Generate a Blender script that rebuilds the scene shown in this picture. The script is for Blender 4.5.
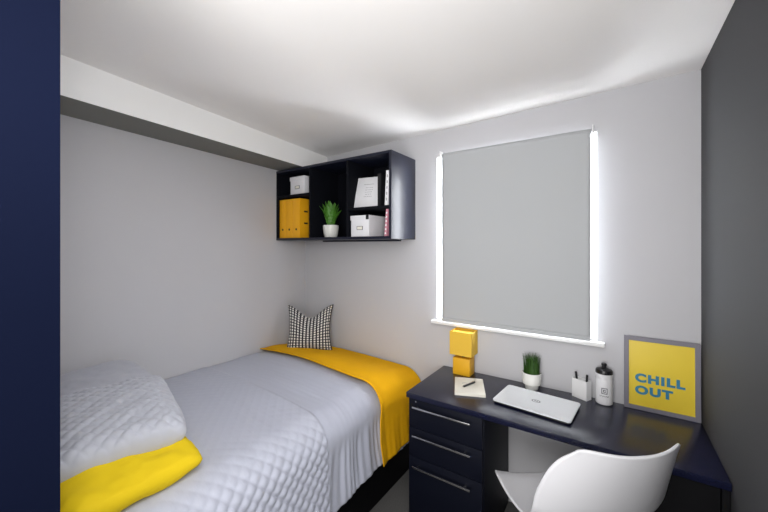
import bpy, bmesh, math, random
import numpy as np
from mathutils import Vector, Matrix
random.seed(4); rng = np.random.RandomState(4)
for o in list(bpy.data.objects): bpy.data.objects.remove(o)
S = bpy.context.scene
C = S.collection
# ---------------- camera, world, lights, exposure ----------------
H = 1.57
YAW = math.atan(230/337)
cam = bpy.data.cameras.new('camera'); cam.sensor_width = 36; cam.lens = 337/768*36
cam.shift_y = -10/768; cam.clip_start = 0.02
co = bpy.data.objects.new('camera', cam); C.objects.link(co)
co.location = (0, 0, H); co.rotation_euler = (math.pi/2, 0, YAW)
S.camera = co
S.view_settings.view_transform = 'Standard'; S.view_settings.look = 'None'
S.view_settings.gamma = 1; S.view_settings.use_curve_mapping = False
S.view_settings.exposure = 0.10
W = bpy.data.worlds.new('overcast_sky'); S.world = W; W.use_nodes = True
W.node_tree.nodes['Background'].inputs[0].default_value = (.93, .96, 1, 1)
W.node_tree.nodes['Background'].inputs[1].default_value = 28.0
def lamp(name, kind, loc, energy, size, aim=None, col=(1, 1, 1), sizey=None):
    l = bpy.data.lights.new(name, kind); l.energy = energy; l.color = col
    if kind == 'AREA':
        l.size = size
        if sizey: l.shape = 'RECTANGLE'; l.size_y = sizey
    else: l.shadow_soft_size = size
    o = bpy.data.objects.new(name, l); C.objects.link(o); o.location = loc
    if aim is not None:
        o.rotation_euler = (Vector(aim)-Vector(loc)).to_track_quat('-Z', 'Y').to_euler()
    return o
lamp('key_light', 'AREA', (0.08, 0.06, 1.85), 13, 0.45, aim=(-2.2, 1.35, 1.55), col=(1, .99, .98))
lamp('bounce_light', 'AREA', (-0.40, 0.45, 0.82), 4, 0.7, aim=(-1.2, 1.9, 2.4), col=(1, .985, .97))
lamp('bounce_light', 'AREA', (-0.25, -1.1, 1.2), 32, 1.2, aim=(-0.7, 0.9, 2.6), col=(1, .985, .97))
lamp('fill_light', 'AREA', (-0.50, 0.02, 1.95), 5, 0.35, aim=(-1.6, 2.1, 2.25), col=(1, .99, .98))  # unseen fill lamp, added to brighten the far ceiling and boxing
lamp('ceiling_light', 'AREA', (-0.35, 0.05, 2.36), 6, 0.4, aim=(-0.35, 0.3, 0))

# ---------------- helpers ----------------
def link(name, me, mat, parent=None, loc=None):
    o = bpy.data.objects.new(name, me); C.objects.link(o)
    if mat is not None:
        for m in (mat if isinstance(mat, (list, tuple)) else [mat]): me.materials.append(m)
    if parent: o.parent = parent
    if loc: o.location = loc
    return o
def tag(o, label=None, cat=None, group=None, kind=None):
    if label: o['label'] = label
    if cat: o['category'] = cat
    if group: o['group'] = group
    if kind: o['kind'] = kind
    return o
def empty(name, loc, rz=0, label=None, cat=None, group=None):
    o = bpy.data.objects.new(name, None); C.objects.link(o); o.location = loc
    o.rotation_euler = (0, 0, rz); o.empty_display_size = .05
    return tag(o, label, cat, group)
def bm_box(bm, x0, x1, y0, y1, z0, z1, bev=0, seg=2, M=None):
    r = bmesh.ops.create_cube(bm, size=1)
    vs = r['verts']
    for v in vs:
        v.co = Vector(((x0+x1)/2+v.co.x*(x1-x0), (y0+y1)/2+v.co.y*(y1-y0), (z0+z1)/2+v.co.z*(z1-z0)))
    if bev:
        es = list({e for v in vs for e in v.link_edges})
        b = bmesh.ops.bevel(bm, geom=es, offset=bev, segments=seg, affect='EDGES', profile=.6)
        vs = list({v for f in b['faces'] for v in f.verts} | {v for v in vs if v.is_valid})
    if M is not None: bmesh.ops.transform(bm, matrix=M, verts=[v for v in vs if v.is_valid])
    return vs
def fin(bm, smooth=None):
    bmesh.ops.recalc_face_normals(bm, faces=bm.faces)
    me = bpy.data.meshes.new('mesh'); bm.to_mesh(me); bm.free()
    if smooth:
        me.polygons.foreach_set('use_smooth', [True]*len(me.polygons))
        if smooth != 'all':
            try: me.set_sharp_from_angle(angle=math.radians(35))
            except Exception: pass
    return me
def box(name, b, mat, parent=None, bev=0.002, M=None, loc=None):
    bm = bmesh.new(); bm_box(bm, *b, bev=bev, M=M)
    return link(name, fin(bm, 'auto' if bev else None), mat, parent, loc)
def lathe(prof, n=32, sx=1, sy=1):
    bm = bmesh.new(); rings = []
    for r, z in prof:
        if r < 1e-6: rings.append([bm.verts.new((0, 0, z))])
        else: rings.append([bm.verts.new((r*sx*math.cos(2*math.pi*i/n), r*sy*math.sin(2*math.pi*i/n), z)) for i in range(n)])
    for a, b in zip(rings, rings[1:]):
        if len(a) == 1 and len(b) == 1: continue
        for i in range(n):
            j = (i+1) % n
            if len(a) == 1: bm.faces.new((a[0], b[j], b[i]))
            elif len(b) == 1: bm.faces.new((a[i], a[j], b[0]))
            else: bm.faces.new((a[i], a[j], b[j], b[i]))
    return fin(bm, 'auto')
def tube(pts, r, n=8):
    bm = bmesh.new(); pts = [Vector(p) for p in pts]; rings = []
    rs = r if isinstance(r, (list, tuple)) else [r]*len(pts)
    for i, p in enumerate(pts):
        d = (pts[min(i+1, len(pts)-1)]-pts[max(i-1, 0)]).normalized()
        a = d.orthogonal().normalized() if i == 0 else (a-d*a.dot(d)).normalized()
        b = d.cross(a)
        rings.append([bm.verts.new(p+(a*math.cos(2*math.pi*k/n)+b*math.sin(2*math.pi*k/n))*rs[i]) for k in range(n)])
    for u, v in zip(rings, rings[1:]):
        for k in range(n): bm.faces.new((u[k], u[(k+1) % n], v[(k+1) % n], v[k]))
    bm.faces.new(rings[0]); bm.faces.new(rings[-1])
    return fin(bm, 'auto')
def grid_mesh(P, closed=False, uv=None):
    """P: (n,m,3) array -> smooth mesh."""
    n, m, _ = P.shape
    idx = np.arange(n*m).reshape(n, m)
    q = np.stack([idx[:-1, :-1], idx[1:, :-1], idx[1:, 1:], idx[:-1, 1:]], -1).reshape(-1, 4)
    me = bpy.data.meshes.new('mesh'); me.from_pydata(P.reshape(-1, 3).tolist(), [], q.tolist())
    if uv is not None:
        l = me.uv_layers.new(name='UVMap'); U = uv.reshape(-1, 2)
        vi = np.zeros(len(me.loops), int); me.loops.foreach_get('vertex_index', vi)
        l.data.foreach_set('uv', U[vi].reshape(-1))
    me.polygons.foreach_set('use_smooth', [True]*len(me.polygons)); me.update()
    return me
def sst(a, b, x):
    t = np.clip((x-a)/(b-a), 0, 1); return t*t*(3-2*t)
def vnoise(x, y, s=0):
    """smooth pseudo noise from sines, about -1..1"""
    r = np.random.RandomState(100+s); out = 0*x
    for i in range(7):
        a = r.uniform(0, 2*math.pi); f = r.uniform(.6, 1.6); ph = r.uniform(0, 6.28)
        out = out+np.sin((x*math.cos(a)+y*math.sin(a))*f+ph+.8*np.sin(y*f*.7+ph*2))
    return out/4.0
# ---------------- materials ----------------
def mat(name, col, rough=.6, metal=0, bump=0, bscale=200, var=0, vscale=8, spec=.5, stretch=None, sheen=0, coat=0):
    m = bpy.data.materials.new(name); m.use_nodes = True; nt = m.node_tree; N = nt.nodes
    p = N['Principled BSDF']
    p.inputs['Base Color'].default_value = (*col, 1); p.inputs['Roughness'].default_value = rough
    p.inputs['Metallic'].default_value = metal; p.inputs['Specular IOR Level'].default_value = spec
    if sheen: p.inputs['Sheen Weight'].default_value = sheen
    if coat: p.inputs['Coat Weight'].default_value = coat
    tc = N.new('ShaderNodeTexCoord'); src = tc.outputs['Object']
    if stretch:
        mp = N.new('ShaderNodeMapping'); mp.inputs['Scale'].default_value = stretch
        nt.links.new(src, mp.inputs['Vector']); src = mp.outputs[0]
    if var:
        no = N.new('ShaderNodeTexNoise'); no.inputs['Scale'].default_value = vscale; no.inputs['Detail'].default_value = 5
        nt.links.new(src, no.inputs['Vector'])
        mx = N.new('ShaderNodeMix'); mx.data_type = 'RGBA'
        mx.inputs['A'].default_value = (*[c*(1-var) for c in col], 1)
        mx.inputs['B'].default_value = (*[min(1, c*(1+var)) for c in col], 1)
        nt.links.new(no.outputs['Fac'], mx.inputs['Factor']); nt.links.new(mx.outputs['Result'], p.inputs['Base Color'])
    if bump:
        nb = N.new('ShaderNodeTexNoise'); nb.inputs['Scale'].default_value = bscale; nb.inputs['Detail'].default_value = 3
        nt.links.new(src, nb.inputs['Vector'])
        b = N.new('ShaderNodeBump'); b.inputs['Strength'].default_value = bump; b.inputs['Distance'].default_value = .002
        nt.links.new(nb.outputs['Fac'], b.inputs['Height']); nt.links.new(b.outputs[0], p.inputs['Normal'])
    return m
M = {}
M['wall'] = mat('grey_wall_paint', (.53, .528, .55), .75, bump=.08, bscale=120, var=.015, vscale=3)
M['wall_dark'] = mat('dark_grey_wall_paint', (.052, .052, .056), .75, spec=.25, bump=.08, bscale=120, var=.02, vscale=3)
M['ceil'] = mat('white_ceiling_paint', (.88, .865, .855), .85, bump=.05, bscale=90, var=.01, vscale=2)
M['bulk'] = mat('white_boxing_paint', (.90, .90, .895), .8, bump=.05, bscale=90, var=.01, vscale=2)
M['soffit'] = mat('grey_soffit', (.20, .20, .185), .8, var=.02)  # boxing underside, coloured darker than its side face
M['carpet'] = mat('charcoal_carpet', (.10, .098, .095), .95, bump=.9, bscale=450, var=.55, vscale=160)
M['navy'] = mat('navy_laminate', (.007, .009, .022), .38, var=.08, vscale=30, spec=.5)
M['navyd'] = mat('navy_drawer_front', (.002, .0032, .010), .55, var=.06, vscale=20, spec=.2)
M['ward'] = mat('navy_wardrobe_paint', (.0018, .0040, .017), .8, var=.03, spec=.08)
M['desk'] = mat('navy_desktop', (.006, .0075, .026), .24, spec=.45, var=.10, vscale=40, bump=.03, bscale=60)
M['black'] = mat('black_board', (.003, .003, .004), .75, var=.1, spec=.15)
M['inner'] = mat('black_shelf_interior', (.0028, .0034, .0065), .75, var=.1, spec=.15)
M['white'] = mat('white_gloss_paint', (.85, .85, .85), .35, var=.01)
M['plastic'] = mat('white_plastic_shell', (.78, .78, .81), .33, var=.008, vscale=3)
M['chrome'] = mat('brushed_steel', (.72, .72, .74), .25, 1, var=.03)
M['blind'] = mat('grey_blind_fabric', (.45, .465, .48), .85, bump=.15, bscale=600, var=.02, vscale=2)
M['quilt'] = mat('silver_satin_quilt', (.46, .48, .57), .55, bump=.30, bscale=40, var=.03, vscale=10, stretch=(1.2, 3.2, 1), sheen=.2)
M['pillow'] = mat('silver_pillowcase', (.46, .475, .54), .6, bump=.25, bscale=30, var=.03, vscale=8, sheen=.2)
M['must'] = mat('mustard_cotton', (.80, .41, .004), .85, bump=.35, bscale=160, var=.06, vscale=14, spec=.15)
M['yell'] = mat('yellow_pillow_cotton', (.74, .53, .010), .75, bump=.3, bscale=60, var=.06, vscale=10, spec=.2)
M['file'] = mat('orange_yellow_file_board', (.90, .43, .008), .5, var=.03)
M['lampc'] = mat('mustard_lamp_base', (.80, .42, .01), .5, var=.05)
M['lampf'] = mat('mustard_lampshade', (.80, .50, .045), .7, bump=.1, bscale=300, var=.03)
M['hole'] = mat('dark_hole', (.02, .015, .01), .6, var=.1)
M['leaf'] = mat('green_leaf', (.065, .20, .02), .45, var=.35, vscale=40)
M['grass'] = mat('dark_green_grass', (.03, .095, .008), .6, var=.5, vscale=60)
M['pot'] = mat('white_ceramic', (.82, .82, .78), .25, var=.01)
M['soil'] = mat('soil', (.03, .02, .012), .95, bump=.8, var=.3, vscale=80)
M['paper'] = mat('cream_paper', (.84, .81, .72), .8, var=.02)
M['card'] = mat('white_card', (.80, .80, .83), .65, var=.02)
M['cards'] = mat('grey_shadow_card', (.55, .55, .58), .7, var=.02)
M['ink'] = mat('dark_ink', (.04, .04, .05), .6, var=.1)
M['inkl'] = mat('light_grey_ink', (.35, .35, .37), .6, var=.1)
M['blackp'] = mat('black_plastic', (.008, .008, .01), .3, var=.1)
M['bottle'] = mat('white_bottle_plastic', (.82, .82, .84), .35, var=.01)
M['alu'] = mat('silver_laptop_lid', (.80, .82, .85), .35, 0, var=.01)
M['frame'] = mat('grey_frame', (.20, .19, .225), .45, var=.05, vscale=20)
M['poster'] = mat('yellow_poster_print', (.83, .62, .045), .3, var=.04, vscale=5)
M['blue'] = mat('blue_poster_ink', (.03, .22, .38), .4, var=.04)
M['pink'] = mat('pink_book_cover', (.62, .25, .32), .6, var=.3, vscale=60)
def glass(name):
    m = bpy.data.materials.new(name); m.use_nodes = True; nt = m.node_tree; N = nt.nodes
    N.remove(N['Principled BSDF'])
    t = N.new('ShaderNodeBsdfTransparent'); g = N.new('ShaderNodeBsdfGlossy'); g.inputs['Roughness'].default_value = .02
    mx = N.new('ShaderNodeMixShader'); mx.inputs[0].default_value = .07
    nt.links.new(t.outputs[0], mx.inputs[1]); nt.links.new(g.outputs[0], mx.inputs[2]); nt.links.new(mx.outputs[0], N['Material Output'].inputs[0])
    return m
M['glass'] = glass('window_glass')
def gingham():
    m = bpy.data.materials.new('black_white_check_weave'); m.use_nodes = True; nt = m.node_tree; N = nt.nodes
    uv = N.new('ShaderNodeTexCoord'); sp = N.new('ShaderNodeSeparateXYZ'); nt.links.new(uv.outputs['UV'], sp.inputs[0])
    def mth(op, a, b=None, c=None):
        n = N.new('ShaderNodeMath'); n.operation = op
        for i, v in enumerate((a, b, c)):
            if v is None: continue
            if isinstance(v, (int, float)): n.inputs[i].default_value = v
            else: nt.links.new(v, n.inputs[i])
        return n.outputs[0]
    K = 15
    a = mth('GREATER_THAN', mth('FRACT', mth('MULTIPLY', sp.outputs[0], K)), .52)
    b = mth('GREATER_THAN', mth('FRACT', mth('MULTIPLY', sp.outputs[1], K*1.15)), .55)
    f = mth('ADD', mth('MULTIPLY', a, .62), mth('MULTIPLY', b, .38))
    r = N.new('ShaderNodeValToRGB'); r.color_ramp.elements[0].color = (.80, .79, .74, 1); r.color_ramp.elements[0].position = .0
    e = r.color_ramp.elements.new(.38); e.color = (.16, .16, .165, 1)
    e = r.color_ramp.elements.new(.62); e.color = (.035, .035, .045, 1)
    r.color_ramp.elements[-1].color = (.012, .012, .018, 1); nt.links.new(f, r.inputs[0])
    p = N['Principled BSDF']; p.inputs['Roughness'].default_value = .85; nt.links.new(r.outputs[0], p.inputs['Base Color'])
    return m
M['check'] = gingham()

# ---------------- setting ----------------
XL, XR, YB, YF, ZC = -2.341, 0.338, 2.146, -1.9, 2.72
def struct(name, b, m, bev=0, parent=None):
    return tag(box(name, b, m, parent, bev), kind='structure')
struct('floor', (XL-.1, XR+.1, YF-.1, YB+.15, -.1, 0), M['carpet'])
def ceil_z(x, y):
    f = (XR-x)/(XR-(-2.065))
    return 2.40+f*(.0587-.0528*y)
bm = bmesh.new()
cx_ = np.linspace(XL-.1, XR+.1, 9); cy_ = np.linspace(YF-.1, YB+.15, 13)
lo = [[bm.verts.new((x, y, ceil_z(x, y))) for y in cy_] for x in cx_]
hi = [[bm.verts.new((x, y, 2.75)) for y in (cy_[0], cy_[-1])] for x in (cx_[0], cx_[-1])]
for i in range(8):
    for j in range(12): bm.faces.new((lo[i][j], lo[i][j+1], lo[i+1][j+1], lo[i+1][j]))
bm.faces.new((hi[0][0], hi[1][0], hi[1][1], hi[0][1]))
bm.faces.new([r_[0] for r_ in lo]+[hi[1][0], hi[0][0]]); bm.faces.new([r_[-1] for r_ in lo]+[hi[1][1], hi[0][1]])
bm.faces.new(lo[0]+[hi[0][1], hi[0][0]]); bm.faces.new(lo[-1]+[hi[1][1], hi[1][0]])
tag(link('ceiling', fin(bm), M['ceil']), kind='structure')
struct('wall_left', (XL-.1, XL, YF-.1, YB+.15, 0, ZC), M['wall'])
struct('wall_right', (XR, XR+.1, YF-.1, YB+.15, 0, ZC), M['wall_dark'])
struct('wall_front', (XL, XR, YF-.1, YF, 0, ZC), M['bulk'])
struct('wall_near', (XL, -1.62, YF, 0.215, 0, ZC), M['wall'])
WX0, WX1, WZ0, WZ1 = -1.022, -.071, 1.065, 2.192
bm = bmesh.new()
for b in ((XL, WX0, YB, YB+.15, 0, ZC), (WX1, XR, YB, YB+.15, 0, ZC), (WX0, WX1, YB, YB+.15, 0, WZ0), (WX0, WX1, YB, YB+.15, WZ1, ZC)):
    bm_box(bm, *b)
tag(link('wall_back', fin(bm), M['wall']), kind='structure')
# boxing along the left wall (slopes down a little towards the head end)
BX = -2.065
bm = bmesh.new()
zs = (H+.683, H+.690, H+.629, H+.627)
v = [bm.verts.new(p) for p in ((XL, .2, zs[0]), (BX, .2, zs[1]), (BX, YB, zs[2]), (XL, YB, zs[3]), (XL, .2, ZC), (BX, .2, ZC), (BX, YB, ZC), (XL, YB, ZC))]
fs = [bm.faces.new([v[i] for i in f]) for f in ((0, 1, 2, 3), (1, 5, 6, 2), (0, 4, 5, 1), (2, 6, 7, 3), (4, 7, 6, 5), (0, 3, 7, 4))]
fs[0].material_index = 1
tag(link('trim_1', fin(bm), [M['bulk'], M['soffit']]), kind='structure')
# window
wn = empty('window_1', ((WX0+WX1)/2, YB+.12, WZ0)); tag(wn, kind='structure')
bm = bmesh.new(); w = (WX1-WX0)/2; h = WZ1-WZ0
for b in ((-w, -w+.05, -.02, .03, 0, h), (w-.05, w, -.02, .03, 0, h), (-w+.05, w-.05, -.02, .03, 0, .05), (-w+.05, w-.05, -.02, .03, h-.05, h), (-.02, .02, -.02, .03, .05, h-.05)):
    bm_box(bm, *b, bev=.003)
link('window_frame', fin(bm), M['white'], wn)
for s in (0, 1): box('pane', ((-w+.05, -.02)[0] if not s else .02, -.02 if not s else w-.05, .003, .009, .05, h-.05), M['glass'], wn, 0)
box('window_sill', (-1.048+.5465, -.040+.5465, -.157, -.1, -.030, -.006), M['white'], wn, .006)
bm = bmesh.new()
for b in ((-w-.0, -w+.006, -.12, -.02, 0, h), (w-.006, w, -.12, -.02, 0, h), (-w, w, -.12, -.02, -.004, .004), (-w, w, -.12, -.02, h-.006, h)): bm_box(bm, *b)
link('window_reveal', fin(bm), M['white'], wn)
# blind
bl = empty('roller_blind', (-.530, 2.096, 1.075), 0, 'large plain grey roller blind pulled down over the bright window', 'blind')
nx, nz = 40, 50
X, Z = np.meshgrid(np.linspace(-.427, .427, nx), np.linspace(0, 1.115, nz), indexing='ij')
Yv = .0015*np.sin(X*9+Z*2)+.001*np.sin(Z*7)
bf = link('blind_fabric', grid_mesh(np.stack([X, Yv, Z], -1)), M['blind'], bl)
sm = bf.modifiers.new('thickness', 'SOLIDIFY'); sm.thickness = .0015
box('bottom_bar', (-.427, .427, -.006, .006, -.012, .012), M['blind'], bl, .003)
link('roller_tube', tube([(-.43, .018, 1.105), (.43, .018, 1.105)], .017, 20), M['blind'], bl)
for s in (-1, 1): box('bracket', (s*.438-.003, s*.438+.003, -.012, .045, 1.08, 1.135), M['white'], bl, .002)

# ---------------- wardrobe ----------------
wd = empty('wardrobe', (-1.31, -.446, 0), 0, 'tall flat navy blue wardrobe at the left edge, beside the bed head', 'wardrobe')
box('carcass', (-.305, .288, -.6, .655, 0, 2.33), M['ward'], wd, .001)
for y0, y1 in ((-.6, .026), (.030, .656)):
    d = box('door', (.290, .310, y0, y1, .06, 2.33), M['ward'], wd, .0015)
    hy = .05 if y0 > 0 else -.02
    hd = link('handle', tube([(.312, hy, .95), (.34, hy, .95), (.34, hy, 1.2), (.312, hy, 1.2)], .006), M['chrome'], d)

# ---------------- bed ----------------
bed = empty('bed', (-1.75, 1.17, 0), 0, 'black-based divan bed running along the left wall to the window wall', 'bed')
box('bed_base', (-.585, .56, -.945, .965, .0, .40), M['black'], bed, .01)
box('mattress', (-.583, .55, -.943, .962, .401, .66), M['card'], bed, .05)
# bedspread surface
def bed_top(Y):
    return .735+.005*(1-sst(.4, 1.5, Y))-.055*sst(1.75, 2.13, Y)
def spread(Y, a, off=0.0, hem=.29):
    """Y position, a = arc fraction coordinate in metres measured from the wall; returns X,Z and outward normal."""
    zt = bed_top(Y)+off; R = .15
    xe = -1.148+off            # x of the hanging side
    flat = (xe-R)-XL-.006
    arc = R*math.pi/2
    th = np.clip((a-flat)/R, 0, math.pi/2)
    side = np.clip(a-flat-arc, 0, None)
    x = XL+.006+np.minimum(a, flat)+R*np.sin(th)
    dome = .020*np.sin(np.clip(a/flat, 0, 1)*math.pi*.93+.12)
    z = zt-R*(1-np.cos(th))-side+dome-.012
    return x, z, np.sin(th), np.cos(th), side
A1 = (-1.148-.15)-XL-.006; ARC = .15*math.pi/2
na, ny = 270, 300
Ys = np.linspace(.225, 1.98, ny)
P = np.zeros((na, ny, 3)); 
fr = np.linspace(0, 1, na)
for j, Yv in enumerate(Ys):
    drop = (bed_top(Yv)-.15-.29)+.012*math.sin(Yv*7)
    a = fr*(A1+ARC+drop)
    x, z, nxv, nzv, side = spread(Yv, a)
    fold = 1.245-.06*fr                               # seam across the bed
    quilted = 1-sst(fold-.015, fold+.005, Yv)
    sideness = sst(A1+.03, A1+ARC+.02, a)
    p = .058
    u = (a*.95+Yv)/p; v2 = (a*.95-Yv)/p
    puff = np.abs(np.sin(math.pi*u)*np.sin(math.pi*v2))**.42
    disp = quilted*puff*(.0125*sideness+.0022)
    disp = disp+(1-sideness)*(.0035*vnoise(a*9, np.full_like(a, Yv*16), 1)+.0030*vnoise(a*24, np.full_like(a, Yv*60), 2)*(.3+.7*np.clip(vnoise(a*5, np.full_like(a, Yv*5), 4), 0, 1)))
    disp = disp+.007*quilted*(1-sideness)*sst(fold-.20, fold-.01, Yv)*1.0
    s01 = np.clip(side/.3, 0, 1)
    pl = (1-quilted)*(sst(0, .12, side+.03))*(np.sin((Yv-.12*s01*(Yv-1.45))*155+2*np.sin(Yv*23)+1.2*s01)*.0045+.009*np.sin(Yv*38+1.5*s01))*(.6+.15*s01)
    pl = pl*(1-.5*np.clip(side/.3, 0, 1)**6)
    disp = disp+pl+sideness*.006*vnoise(a*10, np.full_like(a, Yv*9), 3)
    flare = .03*s01*s01
    P[:, j, 0] = x+nxv*(disp+flare); P[:, j, 1] = Yv; P[:, j, 2] = z+nzv*disp
bs = link('bedspread', grid_mesh(P), M['quilt'])
tag(bs, 'silver grey satin bedspread covering the bed, side drop diamond-quilted and pleated', 'bedspread')
md = bs.modifiers.new('thickness', 'SOLIDIFY'); md.thickness = .004; md.offset = -1
# throw across the foot
na, ny = 190, 90
P = np.zeros((na, ny, 3)); fr = np.linspace(0, 1, na)
for j in range(ny):
    q = j/(ny-1)
    a0 = fr
    Yb = 1.665+(2.132-1.665)*q
    drop = (bed_top(Yb)-.15-.285)
    a = fr*(A1+ARC+drop+.01)
    Yr = Yb+(1-q)*(.022*np.sin(a*4.2+.4)-.07*sst(1.05, 1.5, a)-.01)
    x, z, nxv, nzv, side = spread(Yb, a, off=.014)
    s01 = np.clip(side/.35, 0, 1)
    disp = .003*vnoise(a*7, Yr*9, 5)+.001*vnoise(a*35, Yr*30, 6)+s01*(.004*np.sin(Yr*40+1.3*s01)+.0015*np.sin(Yr*120))
    disp = disp+.006*(1-sst(0, .05, q*.467))
    z = z+disp*nzv+.006
    P[:, j, 0] = x+nxv*(disp+.010+.03*s01*s01); P[:, j, 1] = Yr; P[:, j, 2] = z
th = link('throw', grid_mesh(P), M['must'])
tag(th, 'mustard yellow throw laid across the foot of the bed', 'throw')
md = th.modifiers.new('thickness', 'SOLIDIFY'); md.thickness = .005; md.offset = 0

# pillows
def pillow_mesh(w, d, h, n=70, quilt=0, seed=0, wr=.004, dent=0, pinch=.10, pw=2.2, ends=0):
    u = np.linspace(-1, 1, n); U, V = np.meshgrid(u, u, indexing='ij')
    px = w/2*U*(1-pinch*(1-V*V)**1*np.abs(U)**3*.6-0*U); py = d/2*V*(1-pinch*(1-U*U)*np.abs(V)**3*.6)
    prof = ((1-np.abs(U)**pw)*(1-np.abs(V)**pw))
    prof = np.clip(prof, 0, 1)**.42
    cr = 1-.075*(U*V)**4; px = px*cr; py = py*cr
    out = []
    for sgn in (1, -1):
        z = sgn*h/2*prof
        nse = wr*vnoise(U*w*16+3, V*d*16, seed+(sgn > 0))+wr*.5*vnoise(U*w*45, V*d*30, seed+9)
        edge = np.clip(prof*2, 0, 1)
        z = z+sgn*nse*edge
        if quilt:
            p = .05; a = (U*w/2+V*d/2)/p; b = (U*w/2-V*d/2)/p
            z = z+sgn*quilt*edge*np.sqrt(np.abs(np.sin(math.pi*a)*np.sin(math.pi*b)))
        y = py.copy()
        if dent:
            y = y-dent*np.exp(-(U/.50)**2)*sst(-.8, 1, V)*1.0
            z = z-sgn*h*.18*np.exp(-(U/.35)**2)*sst(.1, 1, V)*edge
        out.append(np.stack([px, y, z], -1))
    T, B = out
    idx = np.arange(n*n).reshape(n, n); idb = idx+n*n
    q = np.concatenate([np.stack([idx[:-1, :-1], idx[1:, :-1], idx[1:, 1:], idx[:-1, 1:]], -1).reshape(-1, 4),
                        np.stack([idb[:-1, :-1], idb[:-1, 1:], idb[1:, 1:], idb[1:, :-1]], -1).reshape(-1, 4)])
    me = bpy.data.meshes.new('mesh'); me.from_pydata(np.concatenate([T.reshape(-1, 3), B.reshape(-1, 3)]).tolist(), [], q.tolist())
    l = me.uv_layers.new(name='UVMap'); UVc = np.stack([U*.5+.5, V*.5+.5], -1).reshape(-1, 2); UVc = np.concatenate([UVc, UVc])
    vi = np.zeros(len(me.loops), int); me.loops.foreach_get('vertex_index', vi); l.data.foreach_set('uv', UVc[vi].reshape(-1))
    bm = bmesh.new(); bm.from_mesh(me); bmesh.ops.remove_doubles(bm, verts=bm.verts, dist=.0004)
    bm.to_mesh(me); bm.free()
    me.polygons.foreach_set('use_smooth', [True]*len(me.polygons)); me.update()
    return me
def pillow(name, m, size, loc, rot, label, cat='pillow', **k):
    o = link(name, pillow_mesh(*size, **k), m); o.location = loc; o.rotation_euler = [math.radians(r) for r in rot]
    return tag(o, label, cat)
pillow('pillow', M['yell'], (.68, .42, .13), (-1.585, .465, .79), (0, 3, 0), 'bright yellow pillow at the bottom of the pile, under the quilted grey pillow', wr=.007, seed=3, pinch=.05, pw=4)
pillow('pillow', M['pillow'], (.56, .44, .15), (-1.65, .50, .872), (2, 4, -13), 'silver grey diamond-quilted pillow lying on the yellow pillow', quilt=.008, seed=5, pinch=.05, wr=.005, n=130, pw=4)
pillow('pillow', M['pillow'], (.46, .44, .17), (-2.10, .57, .85), (4, 5, 0), 'smooth silver grey pillow against the left wall, behind the quilted one', seed=8, wr=.004, pinch=.05, pw=4)
# check cushion
cu = pillow('cushion', M['check'], (.41, .42, .12), (-2.075, 1.955, .893), (0, 0, 0), 'small black and white checked cushion standing on the throw in the corner', 'cushion', dent=.085, wr=.002, seed=12, pinch=.35, n=60)
cu.rotation_euler = (math.radians(76), 0, math.radians(38))

# ---------------- desk ----------------
DZ = .75; DXL, DXR, DYF, DYB = -.965, .336, 1.635, 2.144
dk = empty('desk', (DXL, DYB, 0), 0, 'navy desk under the window with a three-drawer pedestal at its left end', 'desk')
def D(name, b, m, parent=dk, bev=.002):
    return box(name, (b[0]-DXL, b[1]-DXL, b[2]-DYB, b[3]-DYB, b[4], b[5]), m, parent, bev)
D('desktop', (DXL, DXR, DYF, DYB, DZ-.028, DZ), M['desk'])
D('side_panel', (DXR-.022, DXR-.002, DYF+.012, DYB-.002, 0, DZ-.028), M['black'])
D('side_cupboard', (.12, DXR-.023, DYF+.03, DYB-.002, 0, DZ-.029), M['black'])
D('cupboard_door', (.123, DXR-.026, DYF+.014, DYF+.029, .06, DZ-.034), M['black'])
ped = D('pedestal', (DXL+.008, -.535, DYF+.034, DYB-.002, .0, DZ-.029), M['navyd'])
for z0, z1, hz in ((.558, .717, .683), (.396, .555, .525), (.06, .393, .355)):
    dr = D('drawer_front', (DXL+.010, -.538, DYF+.014, DYF+.033, z0, z1), M['navyd'])
    bm = bmesh.new()
    bm_box(bm, -.918-DXL, -.590-DXL, DYF-.020-DYB, DYF-.012-DYB, hz-.005, hz+.005, bev=.002)
    for xx in (-.890, -.620): bm_box(bm, xx-.005-DXL, xx+.005-DXL, DYF-.013-DYB, DYF+.016-DYB, hz-.004, hz+.004, bev=.001)
    link('handle', fin(bm, 'auto'), M['chrome'], dr)
    lk = link('lock', tube([(-.91-DXL, DYF+.0145-DYB, z1-.012), (-.91-DXL, DYF+.011-DYB, z1-.012)], .004, 12), M['chrome'], dr) if z0 > .55 else None

# ---------------- desk things ----------------
# block lamp
lp = empty('table_lamp', (-.800, 2.083, DZ), 0, 'mustard yellow block table lamp with square shade at the left end of the desk', 'lamp')
box('lamp_base', (-.056, .056, -.045, .045, 0, .108), M['lampc'], lp, .004)
link('stem', tube([(0, 0, .10), (0, 0, .135)], .012, 12), M['ink'], lp)
bm = bmesh.new()
a, b2, z0, z1, t = .072, .058, .128, .275, .003
for bb in ((-a, a, -b2, -b2+t, z0, z1), (-a, a, b2-t, b2, z0, z1), (-a, -a+t, -b2+t, b2-t, z0, z1), (a-t, a, -b2+t, b2-t, z0, z1), (-a+t, a-t, -b2+t, b2-t, z1-.012, z1-.009), (-a+t, a-t, -b2+t, b2-t, z0+.004, z0+.007)):
    bm_box(bm, *bb)
link('lamp_shade', fin(bm), M['lampf'], lp)
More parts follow.
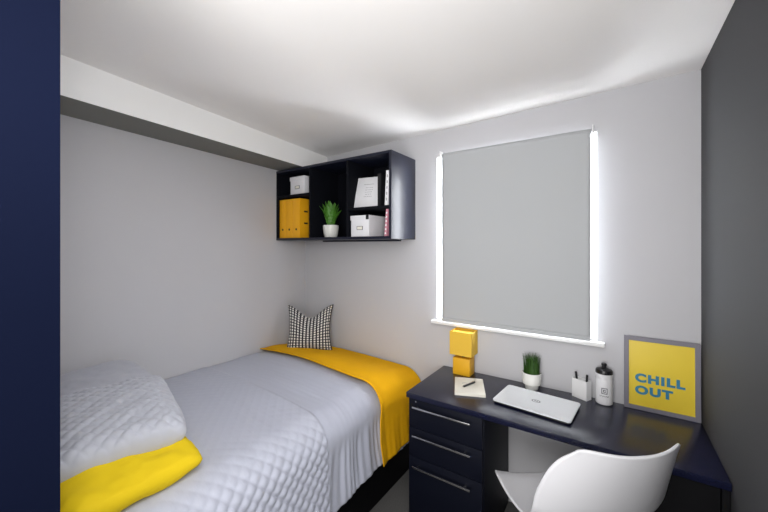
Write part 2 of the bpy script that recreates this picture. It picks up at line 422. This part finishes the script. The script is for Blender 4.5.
# notepad, pen
npd = empty('notepad', (-.69, 1.885, DZ), math.radians(22), 'square cream notepad lying flat on the desk by the yellow lamp', 'notepad')
box('page_block', (-.082, .082, -.112, .112, 0, .016), M['paper'], npd, .0015)
sk = [(-.026+.014*math.cos(t), .022+.012*math.sin(t), .0163) for t in np.linspace(0, 5.5, 14)]
link('pencil_sketch', tube(sk, .0007, 4), M['inkl'], npd)
pn = empty('pen', (-.69, 1.885, DZ+.0223), math.radians(72), 'short black pen lying on the cream notepad', 'pen')
link('barrel', tube([(-.035, 0, 0), (.022, 0, 0), (.034, 0, 0)], [.0040, .0040, .0036], 10), M['blackp'], pn)
link('nib', tube([(-.035, 0, 0), (-.043, 0, 0)], [.003, .0007], 8), M['chrome'], pn)
box('clip', (.004, .034, -.001, .001, .004, .0055), M['chrome'], pn, 0)
pn.scale = (1.45, 1.45, 1.45)
# grass pot
gp = empty('potted_grass', (-.392, 2.085, DZ), 0, 'potted green grass in a white ceramic pot on the desk behind the laptop', 'plant')
link('pot', lathe([(0, 0), (.031, 0), (.033, .004), (.034, .016), (.037, .022), (.045, .028), (.0475, .04), (.0475, .085), (.0455, .0865), (.044, .085), (.044, .074), (0, .074)], 40), M['pot'], gp)
link('soil', lathe([(0, .077), (.043, .0765), (.043, .075), (0, .0745)], 24), M['soil'], gp)
bm = bmesh.new()
for i in range(260):
    r = .039*math.sqrt(random.random()); an = random.uniform(0, 6.283); x, y = r*math.cos(an), r*math.sin(an)
    hh = random.uniform(.075, .108); w_ = random.uniform(.0012, .002); ca, sa = math.cos(an+1.3), math.sin(an+1.3)
    lx, ly = x*random.uniform(.0, .28)+random.uniform(-.004, .004), y*random.uniform(0, .28)+random.uniform(-.004, .004)
    prev = None
    for k in range(4):
        f = k/3; ww = w_*(1-.75*f); c = (x+lx*f*f, y+ly*f*f, .076+hh*f)
        cur = (bm.verts.new((c[0]-ca*ww, c[1]-sa*ww, c[2])), bm.verts.new((c[0]+ca*ww, c[1]+sa*ww, c[2])), bm.verts.new((c[0]-sa*ww, c[1]+ca*ww, c[2])))
        if prev:
            for q in range(3): bm.faces.new((prev[q], prev[(q+1) % 3], cur[(q+1) % 3], cur[q]))
        prev = cur
tag(link('grass', fin(bm), M['grass'], gp), kind='stuff')
gp.scale = (1.08, 1.08, 1.08)
# laptop
la = empty('laptop', (-.333, 1.882, DZ), math.radians(-5.5), 'closed silver laptop with a dark oval emblem, in the middle of the desk', 'laptop')
def rounded(cx0, cx1, cy0, cy1, z0, z1, r=.012, skew=0):
    bm = bmesh.new(); vs = []
    for (cx, cy, a0) in ((cx1-r, cy1-r, 0), (cx0+r, cy1-r, 90), (cx0+r, cy0+r, 180), (cx1-r, cy0+r, 270)):
        for k in range(6):
            t = math.radians(a0+k*18); vs.append((cx+r*math.cos(t), cy+r*math.sin(t)))
    lo = [bm.verts.new((x, y, z0)) for x, y in vs]; hi = [bm.verts.new((x, y, z1)) for x, y in vs]
    n = len(vs)
    for i in range(n): bm.faces.new((lo[i], lo[(i+1) % n], hi[(i+1) % n], hi[i]))
    bm.faces.new(hi); bm.faces.new(lo)
    bmesh.ops.bevel(bm, geom=[e for e in bm.edges if abs(e.verts[0].co.z-e.verts[1].co.z) < 1e-6], offset=.0012, segments=2, affect='EDGES')
    return fin(bm, 'auto')
link('base', rounded(-.179, .179, -.118, .118, .003, .011), M['blackp'], la)
link('lid', rounded(-.183, .183, -.121, .121, .0115, .0185), M['alu'], la)
for sx in (-1, 1):
    for sy in (-1, 1): link('rubber_foot', tube([(sx*.14, sy*.09, 0), (sx*.14, sy*.09, .0035)], .006, 10), M['blackp'], la)
bm = bmesh.new(); n = 40
for (r0, r1) in ((.0150, .0185),):
    ri = [bm.verts.new((r0*1.15*math.cos(2*math.pi*i/n), r0*.85*math.sin(2*math.pi*i/n), .0188)) for i in range(n)]
    ro = [bm.verts.new((r1*1.15*math.cos(2*math.pi*i/n), r1*.85*math.sin(2*math.pi*i/n), .0188)) for i in range(n)]
    for i in range(n): bm.faces.new((ri[i], ri[(i+1) % n], ro[(i+1) % n], ro[i]))
for xx in (-.007, .003):
    bm_box(bm, xx, xx+.002, -.008, .008, .0186, .0189); bm_box(bm, xx+.002, xx+.006, .002, .004, .0186, .0189)
    bm_box(bm, xx+.005, xx+.0065, -.006, .003, .0186, .0189)
link('emblem', fin(bm), M['ink'], la)
# pen holder
ph = empty('pen_holder', (-.145, 2.108, DZ), math.radians(-28), 'small square white pen holder between the laptop and the bottle', 'pen holder')
bm = bmesh.new(); a, b_, t, hh = .040, .022, .003, .100
for bb in ((-a, a, -b_, -b_+t, 0, hh), (-a, a, b_-t, b_, 0, hh), (-a, -a+t, -b_+t, b_-t, 0, hh), (a-t, a, -b_+t, b_-t, 0, hh), (-a+t, a-t, -b_+t, b_-t, 0, .004)): bm_box(bm, *bb)
link('cup', fin(bm), M['white'], ph)
def pen(loc, lean, label):
    e = empty('pen', loc, 0, label, 'pen'); e.rotation_euler = lean
    link('barrel', tube([(0, 0, .004), (0, 0, .09), (0, 0, .120)], [.0045, .005, .0045], 10), M['blackp'], e)
    link('cap', tube([(0, 0, .090), (0, 0, .126)], .0058, 10), M['blackp'], e)
    link('nib', tube([(0, 0, .004), (0, 0, -.001)], [.0035, .001], 8), M['chrome'], e)
    return e
pen((-.158, 2.115, DZ+.0065), (0, math.radians(-8), math.radians(-28)), 'black pen leaning left in the white pen holder')
pen((-.124, 2.097, DZ+.0065), (0, math.radians(3), math.radians(-28)), 'black pen standing at the right in the white pen holder')
# bottle
bt = empty('water_bottle', (-.043, 2.104, DZ), math.radians(4), 'white sports water bottle with black cap beside the framed poster', 'bottle')
link('bottle_body', lathe([(0, 0), (.030, 0), (.0345, .004), (.035, .01), (.035, .105), (.0345, .112), (.0330, .117), (.0345, .122), (.035, .127), (.035, .138), (.033, .140), (0, .1405)], 40), M['bottle'], bt)
cp = link('cap', lathe([(0, .1405), (.0355, .1408), (.0355, .152), (.033, .157), (.020, .163), (.012, .166), (0, .166)], 36), M['blackp'], bt)
link('spout', lathe([(0, .165), (.009, .165), (.009, .174), (.0115, .176), (.0115, .183), (.010, .185), (0, .185)], 24), M['blackp'], cp)
bm = bmesh.new()
def bq(x0, x1, z0, z1, r=.0353):       # curved quad on the bottle surface
    n = 4
    pts = [(r*math.sin(x/r), -r*math.cos(x/r)) for x in np.linspace(x0, x1, n)]
    for (p, q) in zip(pts, pts[1:]):
        bm.faces.new([bm.verts.new(c) for c in ((p[0], p[1], z0), (q[0], q[1], z0), (q[0], q[1], z1), (p[0], p[1], z1))])
for r in ((-.012, .012, .077, .080), (-.012, .012, .053, .056), (-.012, -.009, .056, .077), (.009, .012, .056, .077), (-.005, .005, .070, .073), (-.005, -.002, .063, .070), (-.005, .005, .0605, .063), (.002, .005, .063, .067)): bq(*r)
link('logo', fin(bm), M['ink'], bt)
bm = bmesh.new()
for i in range(8):
    x = -.020+i*.005; bq(x, x+.0014, .040, .045)
    if i % 2: bq(x, x+.0036, .0436, .045)
    else: bq(x, x+.0036, .040, .0414)
tag(link('lettering', fin(bm), M['ink'], bt), kind='stuff')
bt.scale = (1.1, 1.1, 1.12)
# framed poster
fp = empty('framed_poster', (.1880, 2.120, DZ), 0, 'grey framed yellow poster with blue lettering leaning on the wall at the right', 'poster')
fp.rotation_euler = (math.radians(-2.0), 0, 0)
fw, fh = .291/2, .362
bm = bmesh.new(); t = .020
for bb in ((-fw, -fw+t, -.009, .009, 0, fh), (fw-t, fw, -.009, .009, 0, fh), (-fw+t, fw-t, -.009, .009, 0, t), (-fw+t, fw-t, -.009, .009, fh-t, fh)): bm_box(bm, *bb, bev=.0015)
link('picture_frame', fin(bm), M['frame'], fp)
pr = box('print', (-fw+t-.001, fw-t+.001, -.002, .006, t-.001, fh-t+.001), M['poster'], fp, 0)
def text(s, size, loc, m, parent, name, sx=1, bold=0, sp=1):
    c = bpy.data.curves.new('txt', 'FONT'); c.body = s; c.size = size; c.extrude = .0004; c.offset = bold; c.space_character = sp
    o = bpy.data.objects.new('tmp', c); C.objects.link(o)
    dg = bpy.context.evaluated_depsgraph_get(); dg.update()
    me = bpy.data.meshes.new_from_object(o.evaluated_get(dg)); bpy.data.objects.remove(o)
    me.transform(Matrix.Translation(loc) @ Matrix.Rotation(math.pi/2, 4, 'X') @ Matrix.Diagonal((sx, 1, 1, 1)))
    me.materials.clear()
    return link(name, me, m, parent)
text('CHILL', .054, (-fw+.046, -.0028, .140), M['blue'], pr, 'lettering', 1.15, .0030, 1.18)
text('OUT', .054, (-fw+.046, -.0028, .080), M['blue'], pr, 'lettering', 1.15, .0030, 1.18)

# ---------------- chair ----------------
ch = empty('shell_chair', (-.122, 1.580, 0), 0, 'white plastic shell chair on thin metal legs pulled up to the desk', 'chair')
PHI = math.radians(40)
ch.scale = (1.10, 1.10, 1.10); ch.rotation_euler = (0, 0, PHI)     # local +Y = facing direction
prof = [(-.280, .820, .172, .050), (-.262, .765, .200, .066), (-.235, .69, .226, .078), (-.203, .605, .242, .080), (-.168, .53, .246, .07), (-.115, .475, .242, .055), (-.05, .447, .245, .045), (.04, .435, .245, .040), (.12, .436, .242, .035), (.19, .440, .235, .03), (.225, .436, .222, .02), (.240, .420, .205, .01)]
prof = np.array(prof)
tt = np.linspace(0, len(prof)-1, 60); k0 = np.arange(len(prof))
def cub(col):
    # Catmull-Rom
    out = []
    for t in tt:
        i = min(int(t), len(prof)-2); f = t-i
        p = [col[max(i-1, 0)], col[i], col[i+1], col[min(i+2, len(prof)-1)]]
        out.append(.5*((2*p[1])+(-p[0]+p[2])*f+(2*p[0]-5*p[1]+4*p[2]-p[3])*f*f+(-p[0]+3*p[1]-3*p[2]+p[3])*f**3))
    return np.array(out)
fy, fz, hw, cv = [cub(prof[:, i]) for i in range(4)]
dy, dz = np.gradient(fy), np.gradient(fz); L = np.hypot(dy, dz); ny_, nz_ = -dz/L, dy/L   # normal towards the sitter
ss = np.linspace(-1, 1, 41)
P = np.zeros((60, 41, 3))
for i in range(60):
    c = cv[i]*np.abs(ss)**2.2
    topr = (1-sst(0, 9, i))*.016*np.abs(ss)**8     # rounded upper corners
    P[i, :, 0] = ss*hw[i]*(1-.03*np.abs(ss)**4)
    P[i, :, 1] = fy[i]+ny_[i]*c
    P[i, :, 2] = fz[i]+nz_[i]*c-topr
shl = link('seat_shell', grid_mesh(P), M['plastic'], ch)
md = shl.modifiers.new('thickness', 'SOLIDIFY'); md.thickness = .007; md.offset = 0
for sx in (-1, 1):
    for sy, ty in ((-1, -.07), (1, .11)):
        foot = Vector((sx*.225, .215*sy+.0, .006)); top = Vector((sx*.115, ty, .425 if sy > 0 else .43))
        lg = link('leg', tube([foot, top], .006, 10), M['chrome'], ch)
        link('rubber_foot', tube([foot+Vector((0, 0, -.006)), foot+Vector((0, 0, .012))], .010, 12), M['blackp'], lg)
link('under_frame', tube([(-.115, -.07, .424), (.115, -.07, .424), (.115, .11, .422), (-.115, .11, .422), (-.115, -.07, .424)], .006, 8), M['chrome'], ch)

# ---------------- wall shelf ----------------
SX0, SX1, SY0, SZ0, SZ1 = -2.338, -1.188, 1.824, 1.617, 2.194
sh = empty('wall_shelf', (SX0, YB, SZ0), 0, 'navy wall-mounted shelf unit with open compartments above the bed foot', 'shelf')
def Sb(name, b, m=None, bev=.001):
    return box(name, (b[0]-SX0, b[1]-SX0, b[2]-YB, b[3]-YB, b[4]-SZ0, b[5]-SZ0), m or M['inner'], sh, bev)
T = .018; YS = YB-.001
Sb('top_panel', (SX0, SX1-T, SY0, YS, SZ1-T, SZ1), M['navy'])
Sb('bottom_panel', (SX0, SX1-T, SY0, YS, SZ0, SZ0+T), M['navy'])
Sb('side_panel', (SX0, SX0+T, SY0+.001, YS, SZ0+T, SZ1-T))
sp = Sb('side_panel', (SX1-T, SX1, SY0, YS, SZ0, SZ1), M['navy'])
D1, D2 = -1.94, -1.562
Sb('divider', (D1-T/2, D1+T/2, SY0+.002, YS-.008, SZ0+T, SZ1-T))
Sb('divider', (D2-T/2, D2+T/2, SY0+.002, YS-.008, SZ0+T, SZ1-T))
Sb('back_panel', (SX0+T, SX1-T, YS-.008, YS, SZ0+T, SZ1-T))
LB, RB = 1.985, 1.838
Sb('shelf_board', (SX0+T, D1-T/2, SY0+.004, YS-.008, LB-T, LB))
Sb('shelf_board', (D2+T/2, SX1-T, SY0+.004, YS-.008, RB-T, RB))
Sb('mounting_rail', (SX0+.25, SX1-.12, YB-.03, YB-.001, SZ0-.012, SZ0), M['navy'])
FZ = SZ0+T
# lever arch files
x = SX0+T+.001
for i, lb in enumerate(('yellow lever arch file nearest the left wall on the shelf', 'yellow lever arch file in the middle of the three on the shelf', 'rightmost yellow lever arch file, with slots showing in its side')):
    w_ = (.079, .079, .084)[i]
    f = empty('lever_arch_file', (x+w_/2, SY0+.02, FZ), 0, lb, 'file', 'lever arch files on the shelf')
    a = w_/2
    box('cover', (-a, -a+.003, .003, .285, 0, .318), M['file'], f, .0005)
    rc = box('cover', (a-.003, a, .003, .285, 0, .318), M['file'], f, .0005)
    box('spine', (-a, a, 0, .003, 0, .318), M['file'], f, .0008)
    box('paper_block', (-a+.004, a-.004, .01, .265, .006, .30), M['paper'], f, 0)
    link('finger_hole', tube([(0, -.0006, .07), (0, .0032, .07)], .009, 20), M['hole'], f)
    for zz in (.12, .215): box('slot', (a-.002, a+.0006, .045, .085, zz-.007, zz+.007), M['hole'], f, .003)
    x += w_+.002
# archive boxes
def archive(loc, w_, d, h_, rz, label):
    e = empty('storage_box', loc, rz, label, 'box', 'white storage boxes on the shelf')
    box('box_body', (-w_/2, w_/2, 0, d, 0, h_-.004), M['card'], e, .001)
    ld = box('lid', (-w_/2-.004, w_/2+.004, -.004, d+.004, h_-.032, h_), M['card'], e, .0015)
    cz = (h_-.032)*.52
    bm = bmesh.new()
    for b in ((-.026, .026, -.003, 0, cz+.010, cz+.013), (-.026, .026, -.003, 0, cz-.013, cz-.010), (-.026, -.023, -.003, 0, cz-.010, cz+.010), (.023, .026, -.003, 0, cz-.010, cz+.010)): bm_box(bm, *b)
    link('label_holder', fin(bm), M['ink'], e)
    box('label_card', (-.023, .023, -.0015, 0, cz-.010, cz+.010), M['paper'], e, 0)
    return e
archive((-2.118, SY0+.035, LB), .165, .22, .148, 0, 'small white storage box on the upper left compartment, above the yellow files')
b2 = archive((-1.462, SY0+.02, FZ), .158, .24, .148, 0, 'larger white storage box with a black lid clip, lower right compartment')
box('lid_clip', (.056, .080, -.0065, .014, .118, .150), M['blackp'], b2, .001)
# leaning white display book
lean = Matrix.Rotation(math.radians(-14), 4, 'X')
bk = empty('display_book', (-1.455, SY0+.075, RB+.003), 0, 'white book with printed lines on its cover, leaning back on the upper right shelf', 'book')
bk.rotation_euler = (math.radians(-15), 0, math.radians(10))
box('cover', (-.095, .095, 0, .004, 0, .235), M['card'], bk, .001)
box('page_block', (-.090, .090, .004, .022, .003, .232), M['paper'], bk, 0)
box('cover', (-.095, .095, .022, .026, 0, .235), M['card'], bk, .001)
bm = bmesh.new(); r2 = random.Random(2)
bm_box(bm, -.035, .045, -.0008, .0002, .178, .181)
for k in range(5):
    xx = -.028+r2.uniform(0, .012); z = .152-k*.017
    while xx < .035:
        l_ = r2.uniform(.006, .016); bm_box(bm, xx, min(xx+l_, .04), -.0008, .0002, z, z+.0035); xx += l_+.005
tag(link('printed_lines', fin(bm), M['inkl'], bk), kind='stuff')
db = empty('book', (-1.318, SY0+.05, RB), 0, 'slim black book standing between the two white books on the upper right shelf', 'book')
box('cover', (-.014, .014, 0, .20, 0, .225), M['blackp'], db, .001); box('page_block', (-.011, .011, .004, .202, .004, .221), M['paper'], db, 0)
wb = empty('book', (-1.222, SY0+.012, RB), 0, 'tall thin white book standing at the right end of the upper right shelf', 'book')
wb.rotation_euler = (0, math.radians(3.0), 0)
box('cover', (-.026, -.002, 0, .20, 0, .228), M['card'], wb, .001); box('page_block', (-.023, -.005, .004, .202,   .004, .224), M['paper'], wb, 0)
bm = bmesh.new()
for k in range(5): bm_box(bm, -.017, -.010, -.0008, .0002, .03+k*.038, .048+k*.038)
tag(link('spine_lettering', fin(bm), M['inkl'], wb), kind='stuff')
pb = empty('book', (-1.233, SY0+.012, FZ), 0, 'pink and white patterned thin book beside the larger storage box', 'book')
pb.rotation_euler = (0, math.radians(4.5), 0)
box('cover', (-.018, -.002, 0, .17, 0, .178), M['pink'], pb, .001); box('page_block', (-.016, -.004, .004, .172, .003, .175), M['paper'], pb, 0)
bm = bmesh.new()
for k in range(6): bm_box(bm, -.0155, -.0045, -.0008, .0002, .012+k*.027, .024+k*.027)
tag(link('white_panels', fin(bm), M['card'], pb), kind='stuff')
# shelf plant
sp_ = empty('potted_plant', (-1.83, SY0+.12, FZ), 0, 'spiky green plant in a white round pot on the wall shelf', 'plant')
link('pot', lathe([(0, 0), (.042, 0), (.048, .004), (.056, .03), (.061, .07), (.062, .095), (.060, .097), (.057, .095), (.056, .085), (0, .085)], 40), M['pot'], sp_)
link('soil', lathe([(0, .089), (.055, .088), (.055, .086), (0, .0855)], 24), M['soil'], sp_)
def leaf_mesh(L, w_, bend):
    n = 14; rows = []
    for k in range(n):
        f = k/(n-1); ww = w_*math.sin(math.pi*min(1, .16+.84*f))**.6*(1-.1*f)*(1+.22*(k % 2)) if k < n-1 else .0006
        yb = bend*f*f; zb = L*f*(1-.18*bend/L*f)
        rows.append(((-ww, yb+.0, zb), (-ww*.45, yb-.35*ww, zb), (0, yb-.1*ww, zb+.002), (ww*.45, yb-.35*ww, zb), (ww, yb, zb), (0, yb+.35*ww, zb)))
    bm = bmesh.new(); R = [[bm.verts.new(p) for p in r] for r in rows]
    for a, b in zip(R, R[1:]):
        for i in range(6): bm.faces.new((a[i], a[(i+1) % 6], b[(i+1) % 6], b[i]))
    bm.faces.new(R[0]); bm.faces.new(R[-1])
    return fin(bm)
lv = [(0, .19, .01), (35, .185, .03), (-30, .185, .03), (75, .17, .06), (-80, .18, .07), (120, .17, .05), (-125, .17, .045), (180, .185, .03), (100, .13, .095), (-95, .15, .10), (60, .15, .09), (-55, .16, .085), (15, .16, .05), (150, .15, .06)]
for a_, L_, bd in lv:
    me = leaf_mesh(L_*1.08, .027, bd*.85)
    o = link('leaf', me, M['leaf'], sp_)
    t = math.radians(a_); o.location = (math.sin(t)*.018, -math.cos(t)*.018, .086)
    o.rotation_euler = (0, 0, t+math.pi)
